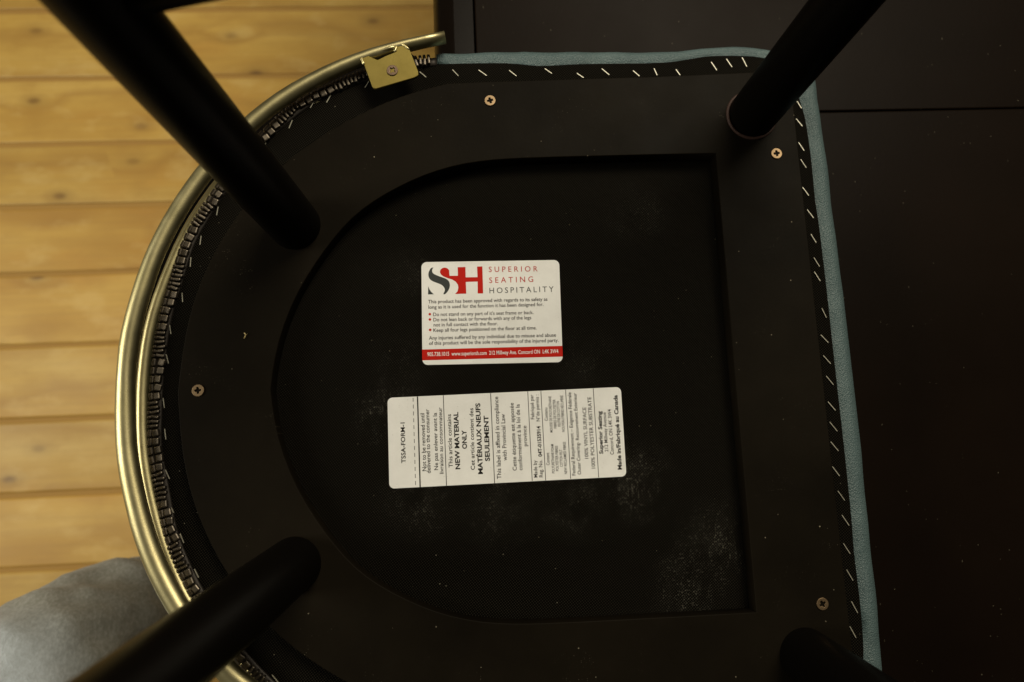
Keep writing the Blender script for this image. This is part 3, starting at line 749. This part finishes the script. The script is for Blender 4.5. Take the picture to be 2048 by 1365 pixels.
def text_mesh(txt, x0, y0, x1, y1, cap, bold, z, spaced=False):
    cu = bpy.data.curves.new('print', 'FONT')
    cu.body = txt
    cu.size = 1.0
    cu.resolution_u = 3
    cu.offset = (0.008, 0.016, 0.030)[bold] - (0.010 if spaced else 0.0)
    o = bpy.data.objects.new('print', cu)
    COL.objects.link(o)
    def build():
        bpy.context.view_layer.update()
        return bpy.data.meshes.new_from_object(o.evaluated_get(bpy.context.evaluated_depsgraph_get()))
    width = math.dist((x0, y0), (x1, y1))
    sy = cap / 0.70
    me = build()
    xs = [v.co.x for v in me.vertices]
    if spaced:
        w1 = max(xs) - min(xs)
        cu.space_character = 1.5
        bpy.data.meshes.remove(me); me = build(); xs = [v.co.x for v in me.vertices]; w2 = max(xs) - min(xs)
        cu.space_character = 1.0 + 0.5 * (width / (sy * 0.96) - w1) / (w2 - w1)
        bpy.data.meshes.remove(me); me = build(); xs = [v.co.x for v in me.vertices]
    lo, hi = min(xs), max(xs)
    kx = width / (hi - lo)
    u = Vector((x1 - x0, y1 - y0)).normalized(); w = Vector((-u.y, u.x))
    for v in me.vertices:
        p = Vector((x0, y0)) + u * ((v.co.x - lo) * kx) + w * (v.co.y * sy)
        v.co = mm3(p, z)
    bpy.data.objects.remove(o)
    return me

def bar(x0, y0, x1, y1, w, z):
    u = Vector((x1 - x0, y1 - y0)).normalized(); v = Vector((-u.y, u.x)) * w / 2
    a, b = Vector((x0, y0)), Vector((x1, y1))
    return mesh_data('bar', [mm3(p, z) for p in (a - v, b - v, b + v, a + v)], [(0, 1, 2, 3)])

ZS = -11.70                       # face of the stickers
def prints(parent, lines):
    by = {}
    for t, x0, y0, x1, y1, cap, col, bold in lines:
        by.setdefault(col, []).append(text_mesh(t, x0, y0, x1, y1, cap, bold, ZS + 0.10, col in 'rg'))
    for col, ms in by.items(): cput('lettering', join('lettering', ms), INK[col], parent)

notice = cput('notice_sticker', flat('notice_sticker', [rounded(NOTICE, 3.6)], -12.0, ZS, 0.03, 1), PAPER, None, 'white sticker with red and grey letter mark, safety text and red address band')
cput('address_band', sheet('address_band', NOTICE_BAND, ZS + 0.05), INK['r'], notice)
cput('letter_mark', sheet('letter_mark', [tuple(v) for v in catmull(MARK_S + MARK_S[:1], 0.5)][:-1], ZS + 0.05), INK['g'], notice)
cput('letter_mark', sheet('letter_mark', MARK_WEDGE, ZS + 0.05), INK['g'], notice)
cput('letter_mark', sheet('letter_mark', MARK_H, ZS + 0.05), INK['r'], notice)
for c in NOTICE_DOTS:
    cput('bullet_dot', sheet('bullet_dot', [(c[0] + 0.85 * math.cos(a * math.pi / 8), c[1] + 0.85 * math.sin(a * math.pi / 8)) for a in range(16)], ZS + 0.05), INK['r'], notice)
prints(notice, NOTICE_LINES)

law = cput('content_sticker', flat('content_sticker', [rounded(LAW, 3.2)], -12.0, ZS, 0.03, 1), PAPER, None, 'long white sticker with black bilingual material content text read sideways')
rules = [bar(*r[:4], r[4] * 0.9, ZS + 0.06) for r in LAW_RULES]
x0, y0, x1, y1 = LAW_DASH[0]
for i in range(13):
    a, b = (i + 0.05) / 13, (i + 0.62) / 13
    rules.append(bar(x0 + (x1 - x0) * a, y0 + (y1 - y0) * a, x0 + (x1 - x0) * b, y0 + (y1 - y0) * b, 0.35, ZS + 0.06))
for q in rules: cput('ruled_line', q, INK['k'], law)
prints(law, LAW_LINES)

# ------------------------------------------------------------------ person standing beside the table, only the jeans come into view
def skin(name, joints, bones, mat, sub=2):
    me = bpy.data.meshes.new(name)
    me.from_pydata([j[0] for j in joints], bones, [])
    o = bpy.data.objects.new(name, me)
    COL.objects.link(o)
    md = o.modifiers.new('skin', 'SKIN')
    for v, j in zip(me.skin_vertices[0].data, joints):
        v.radius = j[1] if isinstance(j[1], tuple) else (j[1], j[1])
    me.skin_vertices[0].data[0].use_root = True
    md.use_smooth_shade = True
    s = o.modifiers.new('sub', 'SUBSURF'); s.levels = sub; s.render_levels = sub
    t = bpy.data.textures.new('folds', 'CLOUDS'); t.noise_scale = 0.085; t.noise_depth = 2
    d = o.modifiers.new('folds', 'DISPLACE'); d.texture = t; d.texture_coords = 'GLOBAL'; d.strength = 0.040
    t2 = bpy.data.textures.new('creases', 'CLOUDS'); t2.noise_scale = 0.035; t2.noise_depth = 2
    d2 = o.modifiers.new('creases', 'DISPLACE'); d2.texture = t2; d2.texture_coords = 'GLOBAL'; d2.strength = 0.009; d2.mid_level = 0.5; d.mid_level = 0.5
    bpy.context.view_layer.update()
    out = bpy.data.meshes.new_from_object(o.evaluated_get(bpy.context.evaluated_depsgraph_get()))
    bpy.data.objects.remove(o)
    for p in out.polygons: p.use_smooth = True
    return out
J = [((-0.46, -0.62, 0.90), (0.16, 0.12)), ((-0.46, -0.63, 1.00), (0.155, 0.115)), ((-0.46, -0.635, 1.05), (0.15, 0.11)),
     ((-0.55, -0.58, 0.82), 0.098), ((-0.50, -0.40, 0.69), 0.090), ((-0.440, -0.195, 0.560), 0.078), ((-0.408, -0.172, 0.44), 0.066), ((-0.395, -0.195, 0.28), 0.066), ((-0.385, -0.235, 0.10), 0.060),
     ((-0.37, -0.61, 0.80), 0.098), ((-0.325, -0.50, 0.62), 0.086), ((-0.285, -0.40, 0.49), 0.073), ((-0.28, -0.44, 0.28), 0.064), ((-0.28, -0.49, 0.10), 0.060)]
B = [(0, 1), (1, 2), (0, 3), (3, 4), (4, 5), (5, 6), (6, 7), (7, 8), (0, 9), (9, 10), (10, 11), (11, 12), (12, 13)]
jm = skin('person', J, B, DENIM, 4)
root = Vector((-0.40, -0.40, 0.0))
jm.transform(Matrix.Translation(-root))
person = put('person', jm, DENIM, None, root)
tag(person, 'person in grey jeans standing beside the black table, one knee bent forward', 'person')
def shoe(x, y):
    prof = [(-0.085, 0.030, 0.055), (-0.06, 0.036, 0.075), (-0.01, 0.038, 0.090), (0.05, 0.042, 0.075), (0.11, 0.047, 0.055), (0.16, 0.043, 0.045), (0.185, 0.022, 0.032)]
    V, F = [], []
    for py, hw, h in prof:
        for a in range(12):
            c = 2 * math.pi * a / 12
            V.append((x + hw * math.cos(c), y + py, 0.001 + h / 2 + h / 2 * max(-0.98, min(1, 1.25 * math.sin(c)))))
    for i in range(len(prof) - 1):
        for a in range(12): F.append((12 * i + a, 12 * i + (a + 1) % 12, 12 * i + 12 + (a + 1) % 12, 12 * i + 12 + a))
    F += [tuple(reversed(range(12))), tuple(range(12 * len(prof) - 12, 12 * len(prof)))]
    me = mesh_data('shoe', V, F, True)
    me.transform(Matrix.Translation(-root))
    put('shoe', me, SHOE, person, root)
shoe(-0.385, -0.235); shoe(-0.28, -0.49)

# ------------------------------------------------------------------ a curled wood shaving lying on the chair's board
V, F = [], []
for i in range(9):
    a = i / 8
    x = (0.0 + 1.5 * a + 0.9 * math.sin(7 * a)) / 1000; y = (1.6 * math.cos(5.5 * a)) / 1000; z = (0.25 + 0.5 * math.sin(9 * a) ** 2) / 1000
    w = (0.35 + 0.2 * math.sin(11 * a)) / 1000
    V += [(x, y - w, z), (x, y + w, z + 0.0002), (x, y + w, z + 0.0004), (x, y - w, z + 0.0002)]
for i in range(8):
    for j in range(4): F.append((4 * i + j, 4 * i + (j + 1) % 4, 4 * i + 4 + (j + 1) % 4, 4 * i + 4 + j))
F += [(3, 2, 1, 0), (32, 33, 34, 35)]
chip = put('wood_shaving', mesh_data('wood_shaving', V, F), plain('pale_pine_shaving', (0.42, 0.32, 0.13), 0.7), None, mm3((-147.5, 72.5), 0.0))
tag(chip, 'tiny curled pale wood shaving on the black chair board', 'wood shaving')
